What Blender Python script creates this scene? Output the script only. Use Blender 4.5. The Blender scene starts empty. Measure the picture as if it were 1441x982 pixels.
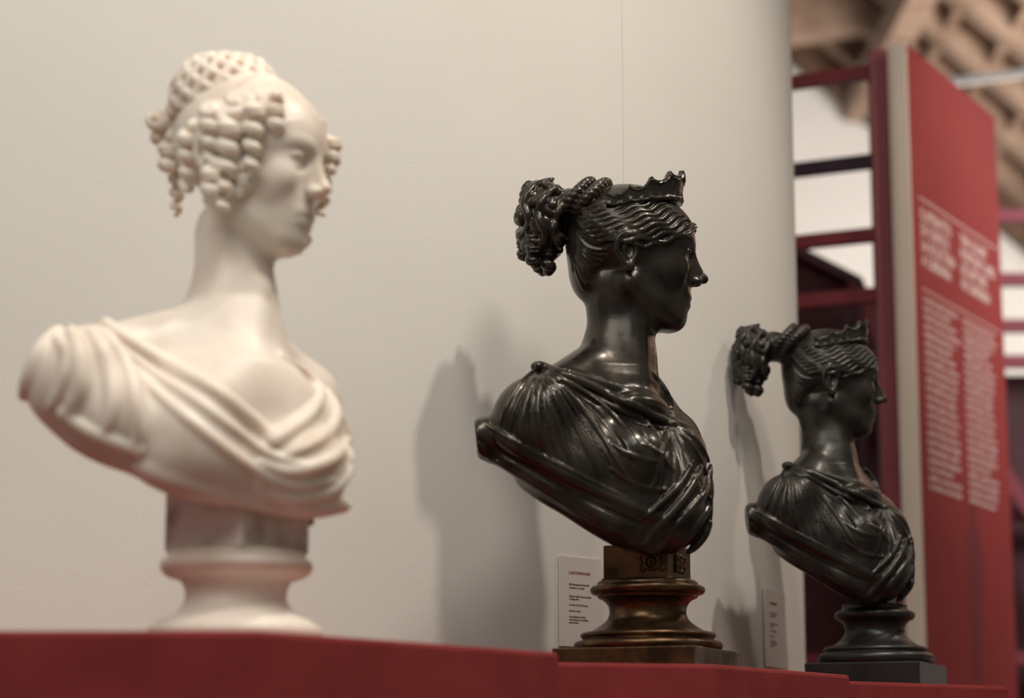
import bpy, bmesh, math, random, time
import numpy as np
from mathutils import Vector, Matrix
T0=time.time()
random.seed(4); rng=np.random.RandomState(7)
scn=bpy.context.scene
# ------------------------------------------------------------------ camera
FPX=3200.0; TH=math.radians(10.6); CT,ST=math.cos(TH),math.sin(TH)
CAM=np.array([0.0,0.0,1.0])
cd=bpy.data.cameras.new('camera'); cam=bpy.data.objects.new('camera',cd); scn.collection.objects.link(cam)
cam.location=CAM.tolist(); cam.rotation_euler=(math.pi/2+TH,0,0)
cd.lens=36*FPX/1441; cd.sensor_width=36; cd.clip_end=100
cd.dof.use_dof=True; cd.dof.focus_distance=3.80; cd.dof.aperture_fstop=2.4
scn.camera=cam
TOP=1.161
# ------------------------------------------------------------------ materials
def mat(name,col,rough=0.6,metal=0.0,col2=None,scale=8,detail=4,bump=0.0,bscale=60,spec=0.5,lo=0.35,hi=0.65,sss=0,coat=0,r2=None):
    m=bpy.data.materials.new(name); m.use_nodes=True; nt=m.node_tree; b=nt.nodes['Principled BSDF']
    b.inputs['Roughness'].default_value=rough; b.inputs['Metallic'].default_value=metal
    b.inputs['Specular IOR Level'].default_value=spec
    b.inputs['Base Color'].default_value=(*col,1)
    tc=nt.nodes.new('ShaderNodeTexCoord')
    if col2 is not None:
        n=nt.nodes.new('ShaderNodeTexNoise'); n.inputs['Scale'].default_value=scale; n.inputs['Detail'].default_value=detail
        nt.links.new(tc.outputs['Object'],n.inputs['Vector'])
        r=nt.nodes.new('ShaderNodeValToRGB'); r.color_ramp.elements[0].position=lo; r.color_ramp.elements[1].position=hi
        r.color_ramp.elements[0].color=(*col,1); r.color_ramp.elements[1].color=(*col2,1)
        nt.links.new(n.outputs['Fac'],r.inputs['Fac']); nt.links.new(r.outputs['Color'],b.inputs['Base Color'])
        if r2 is not None:
            mr=nt.nodes.new('ShaderNodeMapRange'); mr.inputs['From Min'].default_value=lo; mr.inputs['From Max'].default_value=hi
            mr.inputs['To Min'].default_value=rough; mr.inputs['To Max'].default_value=r2
            nt.links.new(n.outputs['Fac'],mr.inputs['Value']); nt.links.new(mr.outputs['Result'],b.inputs['Roughness'])
    if bump>0:
        n2=nt.nodes.new('ShaderNodeTexNoise'); n2.inputs['Scale'].default_value=bscale; n2.inputs['Detail'].default_value=3
        nt.links.new(tc.outputs['Object'],n2.inputs['Vector'])
        bp=nt.nodes.new('ShaderNodeBump'); bp.inputs['Strength'].default_value=bump; bp.inputs['Distance'].default_value=0.002
        nt.links.new(n2.outputs['Fac'],bp.inputs['Height']); nt.links.new(bp.outputs['Normal'],b.inputs['Normal'])
    if sss>0:
        b.inputs['Subsurface Weight'].default_value=sss; b.inputs['Subsurface Radius'].default_value=(0.016,0.010,0.006); b.inputs['Subsurface Scale'].default_value=1.0
    if coat>0: b.inputs['Coat Weight'].default_value=coat; b.inputs['Coat Roughness'].default_value=0.15
    return m
M_wall=mat('painted_wall',(0.59,0.563,0.517),0.9,col2=(0.61,0.583,0.537),scale=3,bump=0.25,bscale=220,spec=0.2)
M_seam=mat('wall_joint',(0.585,0.558,0.512),0.9)
M_bronze=mat('dark_bronze',(0.022,0.018,0.014),0.26,0.6,col2=(0.048,0.039,0.029),scale=22,bump=0.10,bscale=140,r2=0.36,spec=0.5,coat=0.22)
M_bronze2=mat('dull_bronze',(0.021,0.019,0.016),0.32,0.5,col2=(0.042,0.037,0.030),scale=30,bump=0.15,bscale=160,r2=0.42,coat=0.08)
M_brass=mat('brown_gilt_bronze',(0.15,0.086,0.042),0.25,0.9,col2=(0.050,0.031,0.018),scale=26,bump=0.2,bscale=90,r2=0.38)
M_black=mat('black_stone',(0.012,0.011,0.010),0.35,0.1,col2=(0.020,0.018,0.017),scale=20)
M_marble=mat('white_marble',(0.68,0.565,0.455),0.42,col2=(0.86,0.77,0.67),scale=6,detail=10,bump=0.05,sss=0.55,lo=0.34,hi=0.52,spec=0.5)
M_marble2=mat('veined_marble',(0.42,0.34,0.28),0.45,col2=(0.80,0.72,0.64),scale=14,detail=8,lo=0.36,hi=0.52)
M_stoneb=mat('brown_marble',(0.34,0.23,0.15),0.5,col2=(0.50,0.37,0.26),scale=14)
M_red=mat('red_cloth_paint',(0.215,0.027,0.027),0.85,col2=(0.250,0.034,0.034),scale=14,bump=0.5,bscale=500,spec=0.2)
M_panel=mat('red_panel',(0.300,0.030,0.027),0.7,col2=(0.33,0.036,0.032),scale=2,spec=0.3)
M_panelfig=mat('panel_print',(0.20,0.018,0.018),0.7)
M_cream=mat('cream_edge',(0.86,0.74,0.62),0.7,col2=(0.88,0.77,0.65),scale=6)
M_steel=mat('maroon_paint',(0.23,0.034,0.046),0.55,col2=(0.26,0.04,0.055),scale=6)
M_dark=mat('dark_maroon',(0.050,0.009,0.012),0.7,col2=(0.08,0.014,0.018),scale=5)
M_navy=mat('dark_rail_paint',(0.035,0.016,0.035),0.6,col2=(0.05,0.02,0.045),scale=6)
M_card=mat('label_card',(0.72,0.68,0.63),0.6,col2=(0.74,0.70,0.65),scale=5)
M_ink=mat('grey_ink',(0.12,0.11,0.10),0.7)
M_inkr=mat('red_ink',(0.35,0.05,0.04),0.7)
M_white=mat('white_ink',(0.88,0.68,0.62),0.7)
M_back=mat('plaster',(0.72,0.70,0.67),0.9,col2=(0.76,0.74,0.71),scale=2,bump=0.2,bscale=30)
M_floor=mat('floor_stone',(0.22,0.18,0.15),0.5,col2=(0.27,0.22,0.18),scale=3)
M_wood=mat('old_wood',(0.085,0.043,0.025),0.75,col2=(0.17,0.095,0.058),scale=5,detail=8)
M_wood2=mat('beam_wood',(0.27,0.175,0.125),0.75,col2=(0.42,0.30,0.225),scale=5,detail=8)
M_pipe=mat('white_pipe',(0.7,0.68,0.66),0.4,col2=(0.74,0.72,0.70))

def link(o,parent=None):
    scn.collection.objects.link(o)
    if parent is not None: o.parent=parent
    return o
def mesh_obj(name,verts,faces,m,parent=None,smooth=False):
    me=bpy.data.meshes.new(name); me.from_pydata(verts,[],faces); me.update()
    if smooth: me.polygons.foreach_set('use_smooth',[True]*len(me.polygons))
    if m is not None: me.materials.append(m)
    return link(bpy.data.objects.new(name,me),parent)
def empty(name,loc=(0,0,0)):
    e=bpy.data.objects.new(name,None); e.location=loc; e.empty_display_size=0.1; scn.collection.objects.link(e); return e
def bevel(o,w,seg=2):
    b=o.modifiers.new('bevel','BEVEL'); b.width=w; b.segments=seg; b.limit_method='ANGLE'
def prism(name,poly,z0,z1,m,parent=None,bev=0):
    n=len(poly); v=[(x,y,z0) for x,y in poly]+[(x,y,z1) for x,y in poly]
    f=[tuple(range(n))[::-1],tuple(range(n,2*n))]+[(i,(i+1)%n,(i+1)%n+n,i+n) for i in range(n)]
    o=mesh_obj(name,v,f,m,parent)
    if bev: bevel(o,bev)
    return o
def beam(name,a,b,w,h,m,parent=None):
    a=Vector(a); b=Vector(b); d=b-a; L=d.length; d.normalize()
    up=Vector((0,0,1)) if abs(d.z)<0.95 else Vector((0,1,0))
    s=d.cross(up).normalized(); u=s.cross(d).normalized()
    v=[]
    for p in (a,b):
        for i,j in ((-1,-1),(1,-1),(1,1),(-1,1)): v.append(p+s*(i*w/2)+u*(j*h/2))
    f=[(3,2,1,0),(4,5,6,7),(0,1,5,4),(1,2,6,5),(2,3,7,6),(3,0,4,7)]
    return mesh_obj(name,[tuple(x) for x in v],f,m,parent)
def lathe(name,prof,m,parent=None,seg=72,cap=True):
    v=[];f=[]
    for r,z in prof:
        for i in range(seg):
            a=2*math.pi*i/seg; v.append((r*math.cos(a),r*math.sin(a),z))
    for j in range(len(prof)-1):
        for i in range(seg):
            k=(i+1)%seg; f.append((j*seg+i,j*seg+k,(j+1)*seg+k,(j+1)*seg+i))
    f.append(tuple(range(seg))[::-1]); f.append(tuple(range((len(prof)-1)*seg,len(prof)*seg)))
    o=mesh_obj(name,v,f,m,parent)
    o.data.polygons.foreach_set('use_smooth',[True]*(len(f)-2)+[False]*2)
    return o
def spline_prof(pts,n=8):
    P=[np.array(p,float) for p in pts]; out=[]
    for i in range(len(P)-1):
        p0=P[max(i-1,0)];p1=P[i];p2=P[i+1];p3=P[min(i+2,len(P)-1)]
        for k in range(n):
            t=k/n; out.append(0.5*((2*p1)+(-p0+p2)*t+(2*p0-5*p1+4*p2-p3)*t*t+(-p0+3*p1-3*p2+p3)*t**3))
    out.append(P[-1]); return out

# ------------------------------------------------------------------ SDF volume sculpting
class Vol:
    def __init__(s,lo,hi,h,O,U):
        s.lo=np.array(lo,float); s.h=h; s.n=[int(math.ceil((b-a)/h))+1 for a,b in zip(lo,hi)]
        s.ax=[(s.lo[i]+h*np.arange(s.n[i])).astype('f4') for i in range(3)]
        s.F=np.full(s.n,99,'f4'); s.O=np.array(O); s.U=U; s.C=(CAM-s.O)/U; s.G=None; s.du=0.0
    def box(s,lo,hi):
        sl=[];g=[]
        for i in range(3):
            a=max(0,int((lo[i]-s.lo[i])/s.h)); b=min(s.n[i],int((hi[i]-s.lo[i])/s.h)+2)
            if b<=a: return None,None
            sl.append(slice(a,b)); g.append(s.ax[i][a:b])
        return tuple(sl),(g[0][:,None,None],g[1][None,:,None],g[2][None,None,:])
    def comb(s,sl,d,k,sub):
        F=s.F[sl]
        if sub:
            A=-F; B=d
        else: A=F; B=d
        if k>0:
            hh=np.maximum(k-np.abs(A-B),0)/k; r=np.minimum(A,B)-hh*hh*(k/4)
        else: r=np.minimum(A,B)
        s.F[sl]=-r if sub else r
    def ell(s,c,r,R=None,k=6,sub=False,cut=None):
        c=np.array(c,float); r=np.array(r if hasattr(r,'__len__') else (r,r,r),float)
        R=np.eye(3) if R is None else R   # columns = axes
        ext=np.sqrt(((R*r)**2).sum(1))+k+2*s.h+2
        sl,g=s.box(c-ext,c+ext)
        if sl is None: return
        x,y,z=g[0]-c[0],g[1]-c[1],g[2]-c[2]
        q=[(x*R[0,i]+y*R[1,i]+z*R[2,i])/r[i] for i in range(3)]
        k0=np.sqrt(q[0]**2+q[1]**2+q[2]**2)+1e-6; k1=np.sqrt((q[0]/r[0])**2+(q[1]/r[1])**2+(q[2]/r[2])**2)+1e-6
        d=k0*(k0-1)/k1
        if cut is not None:   # half-space: keep where dot(n,p-c)>=o
            nrm,o=cut; dd=o-(x*nrm[0]+y*nrm[1]+z*nrm[2]); kk=5.0
            hh=np.maximum(kk-np.abs(d-dd),0)/kk; d=np.maximum(d,dd)+hh*hh*kk/4
        s.comb(sl,d.astype('f4'),k,sub)
    def cone(s,a,b,ra,rb,k=6,sub=False):
        a=np.array(a,float); b=np.array(b,float); rm=max(ra,rb)+k+2*s.h+1
        sl,g=s.box(np.minimum(a,b)-rm,np.maximum(a,b)+rm)
        if sl is None: return
        d=b-a; L=float((d*d).sum())+1e-9
        x,y,z=g[0]-a[0],g[1]-a[1],g[2]-a[2]
        t=np.clip((x*d[0]+y*d[1]+z*d[2])/L,0,1)
        q=np.sqrt((x-t*d[0])**2+(y-t*d[1])**2+(z-t*d[2])**2)-(ra+t*(rb-ra))
        s.comb(sl,q.astype('f4'),k,sub)
    def tube(s,pts,r,k=3,sub=False,taper=None):
        n=len(pts)
        if n<2: return
        def rr(i):
            t=i/(n-1)
            if taper=='both': return r*(0.35+0.65*math.sin(math.pi*min(max(t,0.0),1.0))**0.6)
            if taper=='end': return r*(1-0.6*t)
            if taper=='start': return r*(0.4+0.6*t)
            return r
        lo=np.min(pts,0); hi=np.max(pts,0); m=r+k+3*s.h
        sl,g=s.box(lo-m,hi+m)
        if sl is None: return
        D=np.full(s.F[sl].shape,99,'f4'); o=[q.start for q in sl]
        for i in range(n-1):
            a=np.array(pts[i]);b=np.array(pts[i+1]); ra,rb=rr(i),rr(i+1); mm=max(ra,rb)+k+2*s.h
            s2,g2=s.box(np.minimum(a,b)-mm,np.maximum(a,b)+mm)
            if s2 is None: continue
            d=b-a; L=float((d*d).sum())+1e-9
            x,y,z=g2[0]-a[0],g2[1]-a[1],g2[2]-a[2]
            t=np.clip((x*d[0]+y*d[1]+z*d[2])/L,0,1)
            q=np.sqrt((x-t*d[0])**2+(y-t*d[1])**2+(z-t*d[2])**2)-(ra+t*(rb-ra))
            s3=tuple(slice(max(0,s2[j].start-o[j]),s2[j].stop-o[j]) for j in range(3))
            V=D[s3]
            if V.shape!=q.shape: q=q[tuple(slice(q.shape[j]-V.shape[j],None) if s2[j].start<o[j] else slice(0,V.shape[j]) for j in range(3))]
            np.minimum(V,q,out=V)
        s.comb(sl,D,k,sub)
    def P(s,u,v,dy=0.0):
        X=u+s.du-720.5; Yp=491-v; y=FPX*CT-Yp*ST; z=FPX*ST+Yp*CT
        t=(dy-s.C[1])/y
        return np.array([s.C[0]+X*t,dy,s.C[2]+z*t])
    def freeze(s): s.G=s.F.copy()
    def hit(s,u,v,lo=-300,hi=300,back=False):
        G=s.G if s.G is not None else s.F
        ys=np.arange(lo,hi,1.0)
        a=s.P(u,v,lo); b=s.P(u,v,hi); p=a+(b-a)*((ys-lo)/(hi-lo))[:,None]
        ix=np.round((p-s.lo)/s.h).astype(int); ok=np.all((ix>=0)&(ix<np.array(s.n)),1)
        p=p[ok]; ix=ix[ok]
        if len(p)==0: return None
        f=G[ix[:,0],ix[:,1],ix[:,2]]
        ins=np.nonzero(f<0)[0]
        if len(ins): return p[ins[0]]
        j=int(np.argmin(f))
        return p[j] if f[j]<25 else None
    def fold(s,uv,r,k=4,embed=0.35,n=None,taper='both',wave=0,wl=30,mirror=None,sub=False,phase=0):
        q=spline_prof(uv,6); pts=[]; L=0; prev=None
        for i,c in enumerate(q):
            if prev is not None: L+=np.hypot(*(c-prev))
            prev=c; cc=c.copy()
            if wave:
                t=q[min(i+1,len(q)-1)]-q[max(i-1,0)]; t=t/(np.hypot(*t)+1e-6)
                cc=c+np.array([-t[1],t[0]])*wave*math.sin(2*math.pi*L/wl+phase)
            h=s.hit(cc[0],cc[1])
            if h is not None:
                d=h-s.C; d/=np.linalg.norm(d); pts.append(h+d*(r*embed))
        if len(pts)>2:
            for _ in range(2):
                pts=[pts[0]]+[(pts[i-1]+2*pts[i]+pts[i+1])/4 for i in range(1,len(pts)-1)]+[pts[-1]]
            s.tube(pts,r,k,sub,taper)
            if mirror is not None: s.tube([mirror(p) for p in pts],r,k,sub,taper)
    def mesh(s,name):
        F=s.F; n=s.n; S=F<0
        F[0]=F[-1]=99;F[:,0]=F[:,-1]=99;F[:,:,0]=F[:,:,-1]=99; S=F<0
        cnt=np.zeros([a-1 for a in n],'i1'); offs=[(i,j,k) for i in (0,1) for j in (0,1) for k in (0,1)]
        for o in offs: cnt+=S[o[0]:n[0]-1+o[0],o[1]:n[1]-1+o[1],o[2]:n[2]-1+o[2]]
        I=np.argwhere((cnt>0)&(cnt<8)); idx=np.full(cnt.shape,-1,'i4'); idx[I[:,0],I[:,1],I[:,2]]=np.arange(len(I))
        fv={o:F[I[:,0]+o[0],I[:,1]+o[1],I[:,2]+o[2]] for o in offs}
        pos=np.zeros((len(I),3)); c=np.zeros(len(I))
        for a in offs:
            for ax in range(3):
                if a[ax]==0:
                    b=list(a); b[ax]=1; b=tuple(b); fa,fb=fv[a],fv[b]; cr=(fa<0)!=(fb<0)
                    t=np.where(cr,fa/np.where(cr,fa-fb,1),0)
                    pt=np.tile(np.array(a,float),(len(I),1)); pt[:,ax]=t
                    pos+=pt*cr[:,None]; c+=cr
        V=((I+pos/c[:,None])*s.h+s.lo)*s.U
        faces=[]
        for ax in range(3):
            sa=[slice(1,-1)]*3; sb=[slice(1,-1)]*3
            sa[ax]=slice(0,n[ax]-1); sb[ax]=slice(1,n[ax])
            A=S[tuple(sa)]; B=S[tuple(sb)]; E=np.argwhere(A!=B)
            off=np.array([1,1,1]); off[ax]=0; E=E+off
            flip=S[E[:,0],E[:,1],E[:,2]]
            b1,b2=[(1,2),(2,0),(0,1)][ax]
            def cell(d1,d2):
                q=E.copy(); q[:,b1]+=d1; q[:,b2]+=d2; return idx[q[:,0],q[:,1],q[:,2]]
            Q=np.stack([cell(-1,-1),cell(0,-1),cell(0,0),cell(-1,0)],1)
            Q[~flip]=Q[~flip][:,::-1]; faces.append(Q)
        Q=np.concatenate(faces)
        Q=Q[(Q>=0).all(1)]
        me=bpy.data.meshes.new(name)
        me.vertices.add(len(V)); me.vertices.foreach_set('co',V.astype('f4').ravel())
        me.loops.add(Q.size); me.loops.foreach_set('vertex_index',Q.astype('i4').ravel())
        me.polygons.add(len(Q)); me.polygons.foreach_set('loop_start',np.arange(0,Q.size,4,dtype='i4'))
        me.update(calc_edges=True); me.validate()
        me.polygons.foreach_set('use_smooth',np.ones(len(me.polygons),bool))
        print(name,len(V),len(Q),round(time.time()-T0,1))
        return me

def head(V,H,R,sc,hairline=None):
    """continuous head with face; local x forward, y lateral, z up"""
    H=np.array(H,float)
    W=lambda p:H+R@(np.array(p,float)*sc)
    def E(c,r,k=8,sub=False,Rl=None,cut=None):
        r=np.array(r if hasattr(r,'__len__') else (r,)*3)*sc
        V.ell(W(c),r,R if Rl is None else R@Rl,k*sc,sub,cut)
    def C(a,b,ra,rb,k=8,sub=False): V.cone(W(a),W(b),ra*sc,rb*sc,k*sc,sub)
    def T(ps,r,k=3,sub=False,taper=None): V.tube([W(p) for p in spline_prof(ps,5)],r*sc,k*sc,sub,taper)
    E((-2,0,0),(84,69,74),k=4)
    E((50,0,-5),(44,54,48),k=20)
    E((36,0,-60),(48,49,72),k=20)
    for s in (-1,1):
        E((52,s*33,-52),(28,19,24),k=16)
        C((0,s*44,-74),(56,s*16,-117),19,15,k=18)
    E((60,0,-88),(23,29,32),k=16)
    E((61,0,-119),(16,18,14),k=12)
    # eye sockets
    for s in (-1,1):
        E((93,s*25,-32),(17,17,11),k=9,sub=True)
    for s in (-1,1):
        E((68,s*26,-32),(14,14,12),k=3)
        T([(79,s*13,-35),(83.5,s*22,-27),(81,s*33,-26),(69,s*42,-33)],2.6,k=2.5,taper='both')
        T([(79,s*14,-35),(81,s*24,-39),(77,s*34,-38),(69,s*41,-34)],2.0,k=2.5,taper='both')
        T([(87,s*8,-18),(86,s*20,-12),(76,s*36,-11),(58,s*48,-20)],4.5,k=9,taper='both')
    # nose
    C((80,0,-20),(88,0,-58),10,11,k=9)
    C((85,0,-22),(103,0,-59),6,6,k=6)
    E((104,0,-59.5),(7.5,6,6.5),k=4)
    for s in (-1,1):
        E((94,s*7.5,-64),(8.5,5.2,5.2),k=4)
        E((96,s*4,-70),(4,2.4,3),k=2,sub=True)
    # lips
    E((79,0,-87.5),(6.5,17,4.4),k=7); E((77.5,0,-98),(6.5,14,5.0),k=7)
    T([(71,-21,-92.5),(80,-12,-92.2),(86.5,0,-93),(80,12,-92.2),(71,21,-92.5)],1.0,k=2.5,sub=True)
    # ears
    for s in (-1,1):
        E((-6,s*69,-36),(15,7,23),k=5)
        E((-3,s*76,-34),(9,6.5,14),k=2,sub=True)
        T([(6,s*70,-28),(4,s*74,-15),(-8,s*78,-11),(-19,s*79,-19),(-21,s*78,-34),(-14,s*75,-48),(-5,s*72,-57)],3.8,k=2)
        T([(-2,s*74,-24),(-9,s*76,-26),(-11,s*76,-38),(-6,s*74,-46)],2.6,k=2)
        E((-2,s*72,-56),(6.5,5,8),k=3)
    return W,E,C,T

def rope(V,pts,rad,r,turns,k=1.5,strands=2):
    pts=[np.array(p) for p in pts]; n=len(pts)
    for q in range(strands):
        out=[]
        for i,p in enumerate(pts):
            t=pts[min(i+1,n-1)]-pts[max(i-1,0)]; t/=np.linalg.norm(t)+1e-9
            a=np.cross(t,[0.13,0.2,0.97]); a/=np.linalg.norm(a)+1e-9; b=np.cross(t,a)
            ph=2*math.pi*(turns*i/(n-1)+q/strands); out.append(p+a*rad*math.cos(ph)+b*rad*math.sin(ph))
        V.tube(out,r,k)
def ringlet(V,top,length,R,k=1.5,tilt=(0,0),ph0=0,pitch=None,groove=True):
    """fat barrel curl hanging from top: thick helical lock with combed grooves"""
    top=np.array(top,float); pitch=pitch or R*1.25; rad=R*0.42; r=R*0.58; n=int(max(14,length/pitch*16))
    def path(rd,f=0.0,sc=1.0):
        out=[]
        for i in range(n+1):
            t=i/n; a=2*math.pi*length/pitch*t+ph0; q=(1-0.3*t)*(0.8+0.2*math.sin(math.pi*min(1,t*5)/2))
            out.append(np.array([top[0]+rd*q*math.cos(a)+tilt[0]*length*t, top[1]+rd*q*math.sin(a)+tilt[1]*length*t, top[2]-length*t+f+0.3*rd*math.sin(a+1)]))
        return out
    V.tube(path(rad),r,k,taper='end' if length>60 else None)
    if groove: V.tube(path(rad+r*0.95,0),1.2,1.6,sub=True)
def curl(V,c,d,R0,r,turns=1.3,k=1.2,rise=0.5,ph=0,groove=True):
    d=np.array(d,float); d/=np.linalg.norm(d); a=np.cross(d,[0.3,0.2,1]); a/=np.linalg.norm(a); b=np.cross(d,a)
    S_=turns*2*math.pi; ss=np.linspace(0,S_,int(20*turns))
    f=lambda s_,o:c+(a*math.cos(s_+ph)*1.12+b*math.sin(s_+ph)*0.9)*R0*(1-0.85*s_/S_)+d*(s_*rise+o)
    V.tube([f(s_,-1) for s_ in ss],r,k)
    if groove:
        V.tube([f(s_,r*0.95) for s_ in ss],r*0.15,1.5,sub=True)
def dirs(cx,cy):   # chest basis columns: chest, side, up
    return np.array([[cx,-cy,0],[cy,cx,0],[0,0,1]],float)

# ------------------------------------------------------------------ bronze bust body
O1=np.array([0.214,3.6,TOP]); U1=0.00115
def build_bronze(dx=0.0,db=0.0,h=1.45):
    V=Vol((-262,-225,140),(112,215,716),h,O1,U1); P=V.P
    RB=dirs(0.8,-0.6)
    # torso
    V.ell(P(850,640,-5),(92,148,108),RB,k=4)
    V.ell(P(745,600,-122),(50,56,62),RB,k=22)
    V.ell(P(946,642,115),(45,50,62),RB,k=22)
    V.du=dx*0.6
    a1=P(864,505,5); a2=P(870,510,5); a3=P(872,545,-10)
    V.du=0
    V.cone(a1,P(760,574,-105),40,40,k=26)
    V.cone(a2,P(935,618,95),38,42,k=26)
    V.ell(P(884,650,-90),(56,56,54),RB,k=18)
    V.ell(P(942,642,-20),(52,52,52),RB,k=18)
    V.ell(P(928,706,-45),(64,68,74),RB,k=26)
    V.ell(P(800,665,-82),(66,80,62),RB,k=26)
    V.ell(P(870,720,-50),(78,90,60),RB,k=24)
    # neck
    V.du=dx; n1=P(868,405,0); s1=P(896,440,-30)
    V.du=dx*0.75; n2=P(873,490,0); V.du=0
    V.cone(n1,n2,47,42,k=24)
    V.cone(n2,a3,42,54,k=24)
    V.cone(s1,P(898+dx*0.4,556,-52),9,7,k=22)   # sternomastoid
    V.ell(P(905,570,-70),(24,50,16),RB,k=20)
    V.cone(P(898,556,-78),P(800,524,-110),6,5,k=12)     # clavicle
    # head
    V.du=dx
    HR=np.eye(3); H=P(885,335,0)
    W,E,C,T=head(V,H,HR,1.0)
    mir=lambda p:np.array([p[0],2*H[1]-p[1],p[2]])
    # hair cap
    nrm=np.array([-0.50,0,0.866]); 
    V.ell(W((-4,0,2)),(87,72,75),None,k=3,cut=(nrm,-25))
    V.ell(W((-62,0,-42)),(24,50,46),None,k=14)
    V.freeze()
    NS=10
    for i in range(NS):
        a=i/(NS-1); L=lambda p,q:p+(q-p)*a
        V.fold([(L(979,905),L(316,268)),(L(960,892),L(322,266)),(L(938,880),L(330,272)),(L(905,858),L(336,280)),(L(868,835),L(338,286)),(L(835,818),L(336,288)),(L(812,805),L(322,288))],
               4.3,k=1.5,embed=-0.15,wave=4.2*(1-0.35*a),wl=37,mirror=mir,phase=a*1.2,taper='both')
    V.fold([(982,322),(962,330),(935,340),(905,346),(884,344)],4.2,k=1.5,embed=-0.2,wave=3,wl=30,mirror=mir,phase=1)
    for i in range(8):
        a=i/7; L=lambda p,q:p+(q-p)*a
        V.fold([(L(858,822),L(350,408)),(L(842,815),L(352,392)),(L(824,808),L(346,365)),(L(810,803),L(325,335))],3.2,k=1.5,embed=0.1,mirror=mir)
    # bun of curls
    V.du=dx+db
    B=P(764,310,0)
    V.ell(B,(33,40,50),None,k=5); V.ell(P(802,292,0),(26,34,27),None,k=10)
    if db: V.ell(P(815,296,0),(30,36,27),None,k=10)
    NB=19
    for j in range(NB):
        th=math.acos(1-2*(j+0.5)/NB); ph=j*2.39996+0.9; d=np.array([math.sin(th)*math.cos(ph),math.sin(th)*math.sin(ph),math.cos(th)])
        if d[0]>0.6: continue
        curl(V,B+d*np.array([31,38,51]),d,14+3*(j%3)/2,7.6,1.2,1.0,0.6+0.5*(j%2),ph=j*1.7)
    for (u,v,dy,l,R_) in ((750,330,-24,44,13),(771,338,-12,44,14),(737,325,4,38,12),(760,350,18,34,13)): ringlet(V,P(u,v,dy),l,R_,ph0=u)
    # flowing locks over the near side of the knot
    V.freeze()
    for f in ([(778,252),(752,262),(738,285),(745,310),(735,330)],[(786,262),(765,278),(758,305),(768,330),(758,352)],[(795,275),(785,300),(778,325),(788,350)]):
        V.fold(f,6.5,k=1.5,embed=0.0,mirror=mir); 
    def ring(u,v,ry,rz_,sx,tw=0):
        c=P(u,v); return [np.array([c[0]+sx*math.sin(a),ry*math.cos(a),c[2]+rz_*math.sin(a)]) for a in np.linspace(0,2*math.pi,130)]
    V.du=dx+db*0.5
    rope(V,ring(828,286,48,26,26),4.2,5.0,9,k=1,strands=3)
    rope(V,ring(808,284,42,26,24),4.2,5.0,8,k=1,strands=3)
    V.du=0
    # trim underside of bust
    xs=[P(u,v,-60) for u,v in ((640,628),(672,646),(740,684),(800,722),(860,760),(915,782),(960,786),(1020,770))]
    zc=np.interp(V.ax[0],[p[0] for p in xs],[p[2] for p in xs])[:,None,None]+0.25*V.ax[1][None,:,None]+12
    d=((zc-V.ax[2][None,None,:])*0.85).astype('f4'); A=V.F; kk=6.0
    hh=np.maximum(kk-np.abs(A-d),0)/kk; V.F=(np.maximum(A,d)+hh*hh*kk/4).astype('f4')
    V.freeze()
    # robe folds fanning out from shoulder clasp
    fan=[[(752,520),(728,545),(712,575),(704,600)],[(754,524),(742,560),(735,600),(738,628)],[(757,526),(757,565),(760,610),(772,645)],
         [(762,526),(774,565),(788,610),(808,660)],[(766,524),(792,565),(815,610),(845,668)],[(770,522),(806,560),(842,605),(880,668)],
         [(772,520),(822,552),(868,588),(905,640)],[(774,518),(830,543),(880,572),(925,610),(945,640)]]
    def mid(f,g): return [((a[0]+b[0])/2,(a[1]+b[1])/2) for a,b in zip(f,g)]
    for f,g in zip(fan[:-1],fan[1:]):       # crisp valleys between the pleats
        m_=mid(f,g); m_[0]=(m_[0][0]*0.6+m_[1][0]*0.4,m_[0][1]*0.6+m_[1][1]*0.4)
        V.fold(m_,3.2,k=3,embed=-0.15,sub=True)
    for i,f in enumerate(fan): V.fold(f,4.4,k=2.2,embed=-0.05,taper='both')
    for f in ([(755,524),(735,552),(722,585),(718,612)],[(756,526),(750,562),(748,604),(754,636)],[(760,526),(766,566),(774,612),(790,652)],[(764,526),(783,566),(802,612),(826,664)],[(768,522),(800,563),(828,608),(862,668)]):
        V.fold(f,2.2,k=1.5,embed=0.4)
    V.fold([(760,514),(800,530),(850,552),(895,572),(925,588),(944,596)],6.5,k=2.0,embed=-0.1,taper=None)
    V.fold([(764,527),(806,548),(852,573),(900,595),(936,612)],2.6,k=2,embed=-0.2,sub=True)
    V.fold([(764,522),(806,542),(852,567),(900,590),(938,606)],4.0,k=1.5,embed=-0.1)
    V.fold([(918,525),(934,548),(944,572),(948,594)],6,k=4,embed=0.1)
    c=V.hit(757,516)
    if c is not None: V.ell(c,(10,8,8),None,k=2); V.ell(c+np.array([0,-7,0]),(5,5,5),None,k=1)
    c=V.hit(946,598)
    if c is not None: V.ell(c,(9,8,8),None,k=2)
    for f in ([(944,612),(955,640),(962,672),(965,702)],[(950,606),(968,632),(983,668),(992,695)],[(938,612),(938,645),(936,675),(930,700)]): V.fold(f,3.0,k=3,embed=-0.1,sub=True)
    for f in ([(946,602),(962,630),(975,665),(985,700)],[(950,600),(975,628),(992,665),(998,690)],[(942,604),(948,640),(950,680),(945,705)],[(940,604),(930,640),(925,670),(915,690)],[(950,598),(980,620),(998,650)]):
        V.fold(f,4.6,k=2.2,embed=0.0)
    for f in ([(850,615),(885,640),(925,650)],[(860,660),(900,684),(940,690)],[(905,625),(930,640),(948,665)]): V.fold(f,3.6,k=3,embed=0.2)
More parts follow.
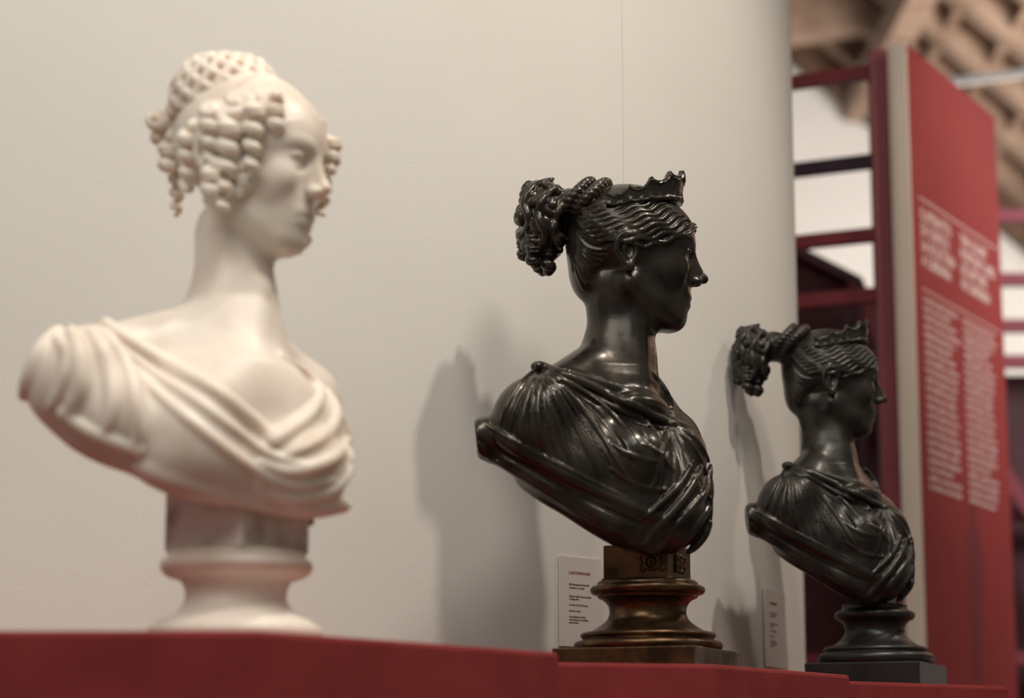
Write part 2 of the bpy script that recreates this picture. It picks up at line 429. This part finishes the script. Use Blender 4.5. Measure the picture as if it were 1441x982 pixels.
    # mantle band round the lower edge: flat-ended cloth band with rolled upper lip
    V.ell(P(690,618,-125),(26,48,30),RB,k=8)
    V.fold([(682,600),(708,616),(745,640),(792,666),(840,690),(885,712),(925,728),(955,722)],14,k=4,embed=0.3,taper='end')
    V.fold([(684,628),(712,646),(760,676),(820,712),(870,742),(915,768)],14,k=9,embed=0.5,taper=None)
    V.freeze()
    V.fold([(672,618),(706,638),(750,663),(800,691),(850,715),(905,739)],2.4,k=3,embed=-0.3,sub=True,taper=None)
    V.fold([(674,592),(700,607),(740,630),(790,656),(838,680),(885,702)],3.2,k=2,embed=0.1)
    V.fold([(674,636),(712,658),(765,690),(820,724),(870,754)],3.2,k=3,embed=0.1)
    # clean cut at the sawn-off end of the band
    kz=int((P(670,520,-120)[2]-V.lo[2])/h); xc=P(669,612,-120)[0]
    zz=V.ax[2][None,None,:kz]
    d=((xc-0.10*(zz-P(671,612,-120)[2])-V.ax[0][:,None,None])+0*V.ax[1][None,:,None]).astype('f4'); A=V.F[:,:,:kz]
    kk=5.0; hh=np.maximum(kk-np.abs(A-d),0)/kk; V.F[:,:,:kz]=np.maximum(A,d)+hh*hh*kk/4
    for i,f in enumerate(([(1000,655),(992,690),(965,725),(938,755),(922,776)],[(1001,675),(996,712),(975,745),(950,775)],[(988,655),(970,690),(945,722),(918,750),(905,768)],
              [(1000,700),(996,735),(980,765),(968,778)],[(975,650),(958,680),(930,708),(905,730)])):
        V.fold(f,(7.5,6.5,6.5,6,5)[i],k=1.8,embed=0.0)
    V.fold([(1000,735),(990,755),(975,774)],6,k=3,embed=0.1)
    me=V.mesh('bronze_body'); return me,H*U1
me_bronze,Hb=build_bronze()
me_bronze3,Hb3=build_bronze(-36,-24,1.6)
def tiara_mesh():
    n=240; hh=14; v=[];f=[]
    cus=[0,.10,.20,.31,.43,.5,.57,.69,.80,.90,1.0]
    for i in range(n+1):
        T_=i/n; a=math.radians(-98+196*T_); ca=max(math.cos(a),0)
        q=max(j for j in range(len(cus)-1) if cus[j]<=T_); ph=(T_-cus[q])/(cus[q+1]-cus[q]); sc_=abs(2*ph-1)**2.2
        amp=(8+4*ca)*(0.8+0.4*((q*5)%3)/2)
        ht=17+25*ca**1.1+amp*(sc_-0.45)
        x=-22+94*math.cos(a); y=68*math.sin(a); z=29+19*ca
        nx,ny=math.cos(a)/94,math.sin(a)/68; l=math.hypot(nx,ny); nx/=l;ny/=l
        for j in range(hh+1):
            t=j/hh; th=3.0+(1.8 if (j in (1,2,12)) else 0)+1.5*max(0,math.sin(i*0.55))*max(0,math.sin(math.pi*t*2.5))
            lean=5*t*ca
            for sgn in (1,-1):
                v.append(((x+nx*(lean+sgn*th))*U1,(y+ny*(lean+sgn*th))*U1,(z+ht*t)*U1))
    row=(hh+1)*2
    for i in range(n):
        for j in range(hh):
            a=i*row+j*2; b=a+row
            f.append((a,b,b+2,a+2)); f.append((a+1,a+3,b+3,b+1))
        a=i*row; b=a+row; f.append((a,a+1,b+1,b)); a+=hh*2; b+=hh*2; f.append((a,b,b+1,a+1))
    for i in (0,n):
        for j in range(hh):
            a=i*row+j*2; f.append((a,a+2,a+3,a+1) if i==0 else (a,a+1,a+3,a+2))
    me=bpy.data.meshes.new('tiara'); me.from_pydata(v,[],f); me.update()
    return me
me_tiara=tiara_mesh()
def bronze_bust(loc,s,mb,me,mt,Hh):
    e=empty('bronze_bust',loc)
    b=link(bpy.data.objects.new('head_and_draped_torso',me),e); b.data.materials.append(mb); b.scale=(s,)*3
    t=link(bpy.data.objects.new('tiara',mt),e); t.data.materials.append(mb); t.scale=(s,)*3
    t.location=(Hh[0]*s,Hh[1]*s,Hh[2]*s)
    return e
def sq(name,w,z0,z1,yaw,m,parent,bev=0.002,cx=0,cy=0):
    h=w/2; c,s_=math.cos(yaw),math.sin(yaw)
    return prism(name,[(cx+x*c-y*s_,cy+x*s_+y*c) for x,y in ((-h,-h),(h,-h),(h,h),(-h,h))],z0,z1,m,parent,bev)
me_tiara3=me_tiara.copy()
b1=bronze_bust(O1.tolist(),1.0,M_bronze,me_bronze,me_tiara,Hb)
YAW=math.radians(-23.6)
sq('socle_plate',0.232,0,0.031,YAW,M_brass,b1)
prof=[(94,26),(100,28),(102,33),(99,38),(91,40),(90,42),(93,46),(90,50),(80,52),(70,57),(58,66),(53,76),(54,86),(60,94),(68,98),(69,101),(76,103),(79,108),(77,113),(70,115),(69,118),(66,121),(60,122)]
def dense(pr): return [(p[0],p[1]) for p in spline_prof(pr,3)]
lathe('turned_socle',[(r*U1,z*U1) for r,z in dense(prof)],M_brass,b1)
sq('socle_block',0.108,0.138,0.193,YAW,M_brass,b1)
def orn(parent,cx,zc,face,yaw,w,m):
    c,s_=math.cos(yaw),math.sin(yaw); n=Vector((s_,-c,0)) if face==0 else Vector((c,s_,0)); t=Vector((c,s_,0)) if face==0 else Vector((-s_,c,0))
    V_=[];F_=[]
    for (ox,oz,r0,r1) in ((0,0,0.011,0.0025),(0,0,0.004,0.003),(-0.016,0.006,0.005,0.002),(0.016,0.006,0.005,0.002),(-0.016,-0.008,0.005,0.002),(0.016,-0.008,0.005,0.002)):
        b=len(V_); N=20; M=8
        for i in range(N):
            for j in range(M):
                a=2*math.pi*i/N; q=2*math.pi*j/M; rr=r0+r1*math.cos(q)
                p=n*(w/2+0.0015+r1*math.sin(q))+t*(cx+ox+rr*math.cos(a))+Vector((0,0,zc+oz+rr*math.sin(a)*1.15)); V_.append(tuple(p))
        for i in range(N):
            for j in range(M): F_.append((b+i*M+j,b+((i+1)%N)*M+j,b+((i+1)%N)*M+(j+1)%M,b+i*M+(j+1)%M))
    return mesh_obj('relief',V_,F_,m,parent,True)
orn(b1,0.0,0.165,1,YAW,0.108,M_brass); orn(b1,0.028,0.165,0,YAW,0.108,M_brass)
sq('upper_fillet',0.112,0.136,0.141,YAW,M_brass,b1,0.001); sq('support_stem',0.085,0.185,0.225,YAW,M_bronze,b1,0.001)
O3=(0.675,4.3,TOP)
b3=bronze_bust(O3,0.87,M_bronze2,me_bronze3,me_tiara3,Hb3)
for ch in b3.children: ch.location.x-=0.010
sq('socle_plate',0.216,0,0.042,YAW,M_black,b3,cx=0.008)
u3=0.001365
pr3=[(76,30),(79,33),(80,40),(76,45),(70,47),(72,50),(69,54),(60,56),(50,62),(42,72),(41,80),(45,88),(50,91),(54,94),(55,99),(52,103),(46,105),(44,112)]
o=lathe('turned_socle',[(r*u3,z*u3) for r,z in dense(pr3)],M_black,b3); o.location.x=0.008
sq('support_stem',0.075,0.15,0.20,YAW,M_bronze2,b3,0.001,cx=0.004)

# ------------------------------------------------------------------ marble bust
O2=np.array([-0.345,2.85,TOP]); U2=0.000905
def build_marble():
    V=Vol((-325,-260,140),(185,230,840),1.9,O2,U2); P=V.P
    RB=dirs(0.62,-0.78)
    V.ell(P(262,590,0),(105,200,100),RB,k=4)
    V.ell(P(104,538,-125),(64,66,70),RB,k=26)
    V.ell(P(425,588,115),(55,60,70),RB,k=26)
    V.cone(P(318,470,5),P(140,508,-105),54,46,k=34)
    V.cone(P(330,475,5),P(420,555,100),50,48,k=34)
    V.ell(P(275,612,-105),(74,76,70),RB,k=26)
    V.ell(P(385,614,-20),(70,70,66),RB,k=26)
    V.ell(P(425,612,50),(56,62,64),RB,k=26)
    V.ell(P(395,660,-40),(92,95,72),RB,k=26)
    V.ell(P(300,655,-75),(90,110,64),RB,k=26)
    V.ell(P(170,590,-110),(70,80,70),RB,k=26)
    # neck
    V.cone(P(330,330,0),P(328,440,0),56,55,k=28)
    V.cone(P(328,440,0),P(322,540,-25),55,92,k=40)
    V.cone(P(366,410,-30),P(355,490,-66),8,7,k=26)
    V.ell(P(345,570,-62),(60,110,60),RB,k=40)
    # head turned a little towards the viewer
    yw=math.radians(-22); pt=math.radians(4)
    HR=np.array(Matrix.Rotation(yw,3,'Z')@Matrix.Rotation(pt,3,'Y'))
    H=P(350,198,0); sc=1.25
    W,E,C,T=head(V,H,HR,sc)
    def mir(p):
        q=HR.T@(np.array(p)-H); q[1]=-q[1]; return H+HR@q
    nrm=HR@np.array([-0.50,0,0.866])
    V.ell(W((-4,0,2)),np.array((87,73,77))*sc,HR,k=3,cut=(nrm,-16*sc))
    V.freeze()
    for i in range(9):      # smooth parted hair combed to the sides
        a=i/8; L=lambda p,q:p+(q-p)*a
        pts=[W((L(84,20),L(2,2),L(16,77))),W((L(80,20),L(28,36),L(12,66))),W((L(62,10),L(54,62),L(2,44))),W((L(36,0),L(68,74),L(-6,14)))]
        for s in (1,-1):
            V.tube([p if s==1 else mir(p) for p in [np.array(q) for q in spline_prof(pts,5)]],5.0,3,taper='both')
    # braided crown bun
    B=P(318,148,15); tl=np.array(Matrix.Rotation(math.radians(-14),3,'Y'))
    V.ell(B,(74,64,76),tl,k=6)
    for sg in (1,-1):
        for a0 in np.linspace(0,2*math.pi,15,endpoint=False):
            pts=[B+tl@np.array([(77+2.5*math.sin(t*9+(0 if sg>0 else math.pi)))*math.sin(th)*math.cos(a0+sg*t*1.3),68*math.sin(th)*math.sin(a0+sg*t*1.3),79*math.cos(th)]) for t in np.linspace(0,1,16) for th in [0.30+1.25*t]]
            V.tube(pts,7.2,1.5)
    ringp=[B+tl@np.array([74*math.sin(0.36)*math.cos(a),68*math.sin(0.36)*math.sin(a),78*math.cos(0.36)]) for a in np.linspace(0,2*math.pi,90)]
    rope(V,ringp,4.5,6.5,8,k=1.5)
    # ringlets at the temple
    V.freeze()
    rl=[(266,182,88,19),(296,168,74,19),(326,176,124,22),(358,156,92,20),(386,140,48,16),(300,236,48,17),(346,226,44,16)]
    for i,(u,v,l,r) in enumerate(rl):
        h=V.hit(u,v+12)
        if h is None: continue
        top=np.array([h[0],h[1]-6-3*(i%3),P(u,v,h[1])[2]])
        ringlet(V,top,l,r,ph0=i*1.3,tilt=(0.08*math.sin(i*2),0))
        if i!=1:
            m=mir(top)+HR@np.array([22,-2,-24]); ringlet(V,m,l*0.95,r,ph0=i*0.7)
    V.freeze()
    for (u,v,R_,tb) in ((334,146,23,10),(298,158,18,9),(370,142,18,9)):
        h=V.hit(u,v)
        if h is not None:
            curl(V,h+np.array([0,3,0]),(-0.1,-0.85,0.5),R_,tb,1.15,1.6,0.7,ph=u); m=mir(h); curl(V,m,(0.2,0.9,0.45),R_,tb,1.15,1.6,0.7,ph=u)
    # curls behind the head
    for (u,v,l,r,dy) in ((228,164,30,19,25),(238,194,44,18,10),(250,236,70,16,35),(264,214,54,15,0)):
        t=P(u,v,dy); ringlet(V,t,l,r,ph0=u)
    curl(V,P(226,168,12),(-0.3,-0.9,0.3),15,8.5,1.15,1.5,0.7)
    V.cone(P(240,180,25),P(290,180,15),16,30,k=8)
    # trim underside
    xs=[P(u,v,-70) for u,v in ((0,560),(27,574),(110,628),(200,672),(260,696),(330,714),(420,730),(480,736),(520,730))]
    zc=np.interp(V.ax[0],[p[0] for p in xs],[p[2] for p in xs])[:,None,None]+0.22*V.ax[1][None,:,None]+14
    d=((zc-V.ax[2][None,None,:])*0.88).astype('f4'); A=V.F; kk=8.0
    hh=np.maximum(kk-np.abs(A-d),0)/kk; V.F=(np.maximum(A,d)+hh*hh*kk/4).astype('f4')
    V.freeze()
    F=V.fold
    F([(150,458),(195,490),(250,520),(310,555),(355,592),(385,618)],11,k=5,embed=0.0,taper=None)
    F([(396,500),(418,516),(440,532),(450,558),(430,590),(385,622)],12,k=6,embed=0.1,taper='start')
    F([(155,480),(210,520),(270,560),(330,605),(380,640),(430,655)],8,k=5,embed=0.1)
    F([(170,505),(230,560),(290,610),(350,655),(410,682),(470,676)],8,k=6,embed=0.15)
    F([(460,550),(474,585),(452,618),(405,640)],10,k=6,embed=0.1)
    F([(478,585),(488,618),(465,648),(410,664),(365,650)],10,k=6,embed=0.1)
    F([(490,630),(492,660),(465,690),(410,700),(365,690)],9,k=6,embed=0.15)
    F([(375,665),(400,700),(440,715),(480,705)],8,k=6,embed=0.2)
    F([(370,655),(365,690),(380,716)],7,k=8,embed=0.4)
    # shoulder flap of cloth
    F([(85,462),(60,490),(42,530),(32,560)],13,k=6,embed=0.2)
    F([(100,462),(110,500),(112,545),(95,580)],15,k=6,embed=0.1)
    F([(125,464),(148,505),(160,555),(150,605)],13,k=5,embed=0.0)
    F([(145,466),(178,516),(192,575),(194,630)],12,k=5,embed=-0.1)
    F([(90,582),(120,604),(155,620),(194,634)],10,k=6,embed=0.0,taper=None)
    F([(75,470),(95,500),(85,545),(70,575)],9,k=7,embed=0.1)
    F([(200,655),(260,680),(340,702),(430,718),(482,710)],12,k=10,embed=0.6,taper=None)
    return V.mesh('marble_body')
me2=build_marble()
b2=empty('marble_bust',O2.tolist())
ob=link(bpy.data.objects.new('head_and_draped_torso',me2),b2); me2.materials.append(M_marble)
pr2=[(116,0),(120,4),(121,14),(117,22),(110,25),(105,30),(86,38),(74,50),(70,64),(73,78),(80,86),(92,89),(100,94),(105,102),(104,110),(97,116),(95,122),(88,125)]
lathe('turned_socle',[(r*U2,z*U2) for r,z in dense(pr2)],M_marble,b2)
yw2=math.radians(-35)
sq('socle_block',0.128,0.112,0.190,yw2,M_marble2,b2,0.002)
sq('backing_block',0.118,0.150,0.235,yw2,M_stoneb,b2,0.002,cx=0.012,cy=0.02)

# ------------------------------------------------------------------ drum wall
CX,CY,RW=-1.294,5.248,1.95
seg=256; v=[];f=[]
for z in (0,4.6):
    for i in range(seg):
        a=2*math.pi*i/seg; v.append((CX+RW*math.cos(a),CY+RW*math.sin(a),z))
for i in range(seg): f.append((i,(i+1)%seg,(i+1)%seg+seg,i+seg))
f.append(tuple(range(seg,2*seg)))
w=mesh_obj('wall_curved',v,f,M_wall); w.data.polygons.foreach_set('use_smooth',[True]*seg+[False])
def on_wall(a,r=0): return (CX+(RW+r)*math.cos(a),CY+(RW+r)*math.sin(a))
asm=math.atan2(4.0-CY,0.199-CX)
p,q=on_wall(asm-0.0003,0.0002),on_wall(asm+0.0003,0.0002)
p2,q2=on_wall(asm-0.0003,-0.01),on_wall(asm+0.0003,-0.01)
prism('trim_1',[p,q,q2,p2],0,4.6,M_seam)
# ------------------------------------------------------------------ plinths
def arc(x0,y0,x1,y1,n=10):
    a0=math.atan2(y0-CY,x0-CX); a1=math.atan2(y1-CY,x1-CX)
    return [on_wall(a0+(a1-a0)*i/n,0.012) for i in range(n+1)]
prism('display_plinth',[(-1.35,2.6),(-0.287,2.6),(0.064,3.07)]+arc(-0.257,3.585,-1.35,3.28),0,TOP,M_red,bev=0.006)
prism('display_plinth',[(-0.055,3.305),(0.30,3.40),(0.556,3.77)]+arc(0.237,4.025,-0.235,3.60),0,TOP,M_red,bev=0.006)
prism('display_plinth',[(0.50,3.95),(0.747,4.13),(0.92,4.262),(0.86,4.85)]+arc(0.62,4.93,0.262,4.06),0,TOP,M_red,bev=0.006)
# ------------------------------------------------------------------ text helper
def text(name,s,size,loc,dx,m,parent,align='LEFT',space=1.0,lw=1.0):
    c=bpy.data.curves.new(name,'FONT'); c.body=s; c.size=size; c.space_line=space; c.align_x=align; c.resolution_u=2; c.materials.append(m); c.extrude=0.0002
    o=bpy.data.objects.new(name,c); d=Vector((dx[0],dx[1],0)).normalized(); n=Vector((d.y,-d.x,0))
    R=Matrix((d,Vector((0,0,1)),n)).transposed().to_4x4(); o.matrix_world=Matrix.Translation(loc)@R; link(o,parent); return o
def label(x,y,zc,W_=0.105,H_=0.152):
    a=math.atan2(y-CY,x-CX); px,py=on_wall(a,0.0); t=(-math.sin(a),math.cos(a)); n=(math.cos(a),math.sin(a))
    e=empty('wall_label',(px,py,zc))
    k=0.004
    poly=[(-t[0]*W_/2+n[0]*0.0003,-t[1]*W_/2+n[1]*0.0003),(t[0]*W_/2+n[0]*0.0003,t[1]*W_/2+n[1]*0.0003),(t[0]*W_/2+n[0]*k,t[1]*W_/2+n[1]*k),(-t[0]*W_/2+n[0]*k,-t[1]*W_/2+n[1]*k)]
    prism('card',poly,-H_/2,H_/2,M_card,e)
    g=W_/0.105
    def tx(nm,s,size,ox,oz,m):
        o=text(nm,s,size,(-t[0]*(W_/2-ox*g)+n[0]*(k+0.0004),-t[1]*(W_/2-ox*g)+n[1]*(k+0.0004),oz),t,m,e,space=1.15)
    tx('heading','LUIGI PAMPALONI',0.0066,0.022,0.047,M_inkr)
    tx('title','Elisa Bonaparte Baciocchi\nin marmo e bronzo',0.0050,0.022,0.028,M_ink)
    tx('body','Firenze, Galleria d\'arte moderna\ndi Palazzo Pitti\n\nInv. OA 312 (1814) Firenze\n\nBronzo, h cm 65\n\nLa granduchessa ritratta\ncome Giunone con diadema\nopera firmata',0.0043,0.022,0.008,M_ink)
label(0.115,3.9,1.0+0.0742*3.9)
label(0.519,4.53,1.0+0.0622*4.55,0.15)
# ------------------------------------------------------------------ exhibition panel
ep=empty('exhibition_panel',(1.086,6.0,0))
d=Vector((0.48,0.877,0)).normalized(); n=Vector((d.y,-d.x,0)); Lp=0.82; Hp=2.98; tk=0.052
def quadprism(name,s0,s1,n0,n1,z0,z1,m,par=ep,bev=0.002):
    pts=[d*s0+n*n1,d*s1+n*n1,d*s1+n*n0,d*s0+n*n0]
    return prism(name,[(p.x,p.y) for p in pts][::-1],z0,z1,m,par,bev)
quadprism('red_board',0.004,Lp,-tk+0.012,0,0,Hp,M_panel)
quadprism('cream_edge_trim',-0.004,0.004,-tk+0.012,-0.001,0,Hp+0.002,M_cream)
quadprism('core_edge',0.0,0.012,-tk-0.004,-tk+0.014,0,Hp,M_cream)
lor=("La mostra racconta il rapporto tra le arti e la corte nel primo Ottocento, attraverso ritratti in marmo e in bronzo che "
"celebrano la famiglia della granduchessa. Le sculture provengono dalle manifatture di Carrara e dalle raccolte pubbliche, e "
"mostrano la fortuna del modello antico nella capitale del principato. Accanto ai busti ufficiali trovano posto opere intime, "
"doni e repliche destinate ai palazzi. ")*3
def wrap(s,wd,nl):
    out=[];l=''
    for w_ in s.split():
        if len(l)+len(w_)+1>wd: out.append(l); l=w_
        else: l=(l+' '+w_).strip()
    return '\n'.join(out[:nl])
def ptx(nm,s,size,s0,z,sp=1.0):
    p=d*s0+n*0.0008; o=text(nm,s,size,(p.x,p.y,z),d,M_white,ep,space=sp); o.data.offset=size*0.022; return o
ptx('title_column_1','IL RITRATTO\nDI CORTE E\nLA SCULTURA\nA CARRARA',0.046,0.07,2.50,0.95)
ptx('title_column_2','THE COURT\nPORTRAIT AND\nSCULPTURE\nIN CARRARA',0.046,0.42,2.50,0.95)
ptx('text_column_1',wrap(lor,34,22),0.0215,0.07,2.27,1.14)
ptx('text_column_2',wrap(lor[60:],34,22),0.0215,0.42,2.27,1.14)
quadprism('rule_top',0.06,0.78,0.0003,0.001,2.555,2.559,M_white,bev=0); quadprism('rule_mid',0.06,0.78,0.0003,0.001,2.30,2.303,M_white,bev=0)
fig=[(0,0),(0.05,0.0),(0.06,0.2),(0.085,0.33),(0.07,0.42),(0.045,0.45),(0.05,0.49),(0.035,0.52),(0.015,0.51),(0.012,0.47),(0.018,0.45),(-0.015,0.41),(-0.02,0.3),(-0.005,0.2)]
pf=[d*(0.40+a*1.5)+n*0.0006+Vector((0,0,1.25+b)) for a,b in fig]
mesh_obj('printed_figure',[tuple(p) for p in pf],[tuple(range(len(pf)))],M_panelfig,ep)
# ------------------------------------------------------------------ maroon stud frames behind
fr=empty('timber_stud_frame',(0,0,0))
beam('post',(1.022,6.085,0),(1.022,6.085,2.98),0.055,0.06,M_steel,fr)
for z,m in ((2.926,M_steel),(2.67,M_navy),(2.461,M_steel),(2.292,M_steel),(1.748,M_steel),(1.30,M_steel)):
    beam('rail',(1.015,6.09,z),(0.58,6.30,z),0.03,0.038,m,fr)
fr2=empty('sloped_stage_flat',(0,0,0))
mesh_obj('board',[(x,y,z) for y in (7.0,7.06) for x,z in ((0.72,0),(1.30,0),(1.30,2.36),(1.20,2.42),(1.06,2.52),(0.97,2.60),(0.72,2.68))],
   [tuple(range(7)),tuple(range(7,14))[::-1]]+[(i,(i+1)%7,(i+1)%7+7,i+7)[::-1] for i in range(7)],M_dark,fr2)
beam('brace',(1.07,6.96,2.52),(1.27,6.96,2.05),0.03,0.05,M_steel,fr2)
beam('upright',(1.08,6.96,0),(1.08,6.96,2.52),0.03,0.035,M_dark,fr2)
beam('lower_brace',(1.10,6.96,1.1),(1.20,6.96,1.9),0.03,0.04,M_steel,fr2)
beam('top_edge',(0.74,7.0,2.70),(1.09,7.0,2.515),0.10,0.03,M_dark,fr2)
fr3=empty('timber_stud_frame',(0,0,0))
for z in (2.985,2.75,2.58,2.45,1.9,1.4): beam('rail',(1.62,8.0,z),(2.9,8.0,z),0.04,0.045,M_steel,fr3)
for x in (1.62,2.26,2.9): beam('post',(x,8.03,0),(x,8.03,3.0),0.05,0.05,M_steel,fr3)
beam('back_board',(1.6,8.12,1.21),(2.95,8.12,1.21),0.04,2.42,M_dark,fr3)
beam('brace',(1.70,7.96,2.1),(2.2,7.96,1.3),0.03,0.05,M_steel,fr3)
# ------------------------------------------------------------------ hall shell
mesh_obj('floor',[(-6,-3,0),(7,-3,0),(7,14,0),(-6,14,0)],[(0,1,2,3)],M_floor)
def rz(x): return 7.287-0.854*x
mesh_obj('wall_back',[(-6,14,0),(7,14,0),(7,14,rz(7)+0.0),(-6,14,rz(-6))],[(0,1,2,3)],M_back)
mesh_obj('wall_right',[(6.2,-1,0),(6.2,14,0),(6.2,14,rz(6.2)),(6.2,-1,rz(6.2))],[(0,1,2,3)],M_back)
cl=empty('ceiling',(0,0,0))
mesh_obj('boards',[(-6,4,rz(-6)),(7,4,rz(7)),(7,14.2,rz(7)),(-6,14.2,rz(-6))],[(0,1,2,3)],M_wood,cl)
for i,y in enumerate(np.arange(8.0,14.0,0.62)):
    beam('rafter_%d'%i,(-1,y,rz(-1)-0.07),(6.5,y,rz(6.5)-0.07),0.14,0.12,M_wood2,cl)
for i,x in enumerate(np.arange(0.3,6,0.24)):
    beam('batten_%d'%i,(x,7,rz(x)-0.04),(x,13.97,rz(x)-0.04),0.06,0.05,M_wood2,cl)
for i,x in enumerate((1.0,2.2,3.4,4.6)):
    beam('purlin_%d'%i,(x,7,rz(x)-0.24),(x,13.95,rz(x)-0.24),0.16,0.18,M_wood2,cl)
beam('tie_beam',(1.2,13.2,5.42),(5.0,12.0,5.6),0.22,0.24,M_wood2,cl)
beam('wall_plate',(1.0,13.85,rz(1.0)-0.2),(6,13.85,rz(6)-0.2),0.2,0.16,M_wood,cl)
pp=beam('ceiling_pipe',(1.70,9.15,3.83),(3.3,7.7,3.62),0.03,0.03,M_pipe)

# ------------------------------------------------------------------ light
wd=bpy.data.worlds.new('world'); scn.world=wd; wd.use_nodes=True
bg=wd.node_tree.nodes['Background']; bg.inputs['Color'].default_value=(1.0,0.94,0.87,1); bg.inputs['Strength'].default_value=0.17
def aim(o,t): o.rotation_euler=(Vector(t)-Vector(o.location)).to_track_quat('-Z','Y').to_euler()
def spot(name,loc,tgt,e,ang,col,rad=0.05,blend=0.6):
    l=bpy.data.lights.new(name,'SPOT'); l.energy=e; l.spot_size=math.radians(ang); l.spot_blend=blend; l.color=col; l.shadow_soft_size=rad
    o=bpy.data.objects.new(name,l); o.location=loc; link(o); aim(o,tgt); return o
def area(name,loc,tgt,e,size,col):
    l=bpy.data.lights.new(name,'AREA'); l.energy=e; l.size=size; l.color=col
    o=bpy.data.objects.new(name,l); o.location=loc; link(o); aim(o,tgt); return o
spot('spotlight_key',(1.40,2.70,4.8),(0.05,3.5,1.6),215,60,(1.0,0.90,0.78),0.07)
spot('spotlight_marble',(0.35,1.5,4.6),(-0.34,2.8,1.7),65,20,(1.0,0.91,0.80),0.10,0.9)
spot('spotlight_far',(2.9,4.75,4.4),(0.6,4.3,1.6),75,40,(1.0,0.90,0.78),0.14)
spot('spotlight_panel',(2.6,4.7,4.2),(1.25,6.3,2.55),150,30,(1.0,0.86,0.74),0.08,0.9)
area('softbox_fill',(-1.4,0.2,4.6),(-0.4,3.4,1.5),82,2.6,(1.0,0.96,0.90))  # unseen softbox added as soft fill over wall and busts
area('overhead_light',(0.9,1.8,4.4),(0.0,3.5,1.5),36,0.7,(1.0,0.93,0.84))
area('hall_fill_warm',(3.5,9.5,2.6),(2.5,13.0,5.0),230,2.0,(1.0,0.90,0.80))  # unseen warm area lamp added to brighten the roof timbers
area('hall_fill_cool',(3.8,6.5,3.6),(2.0,14.0,3.0),170,1.5,(0.95,0.97,1.0))  # unseen cool area lamp added to brighten the back wall, no window modelled
scn.view_settings.view_transform='Standard'
print('total',time.time()-T0)
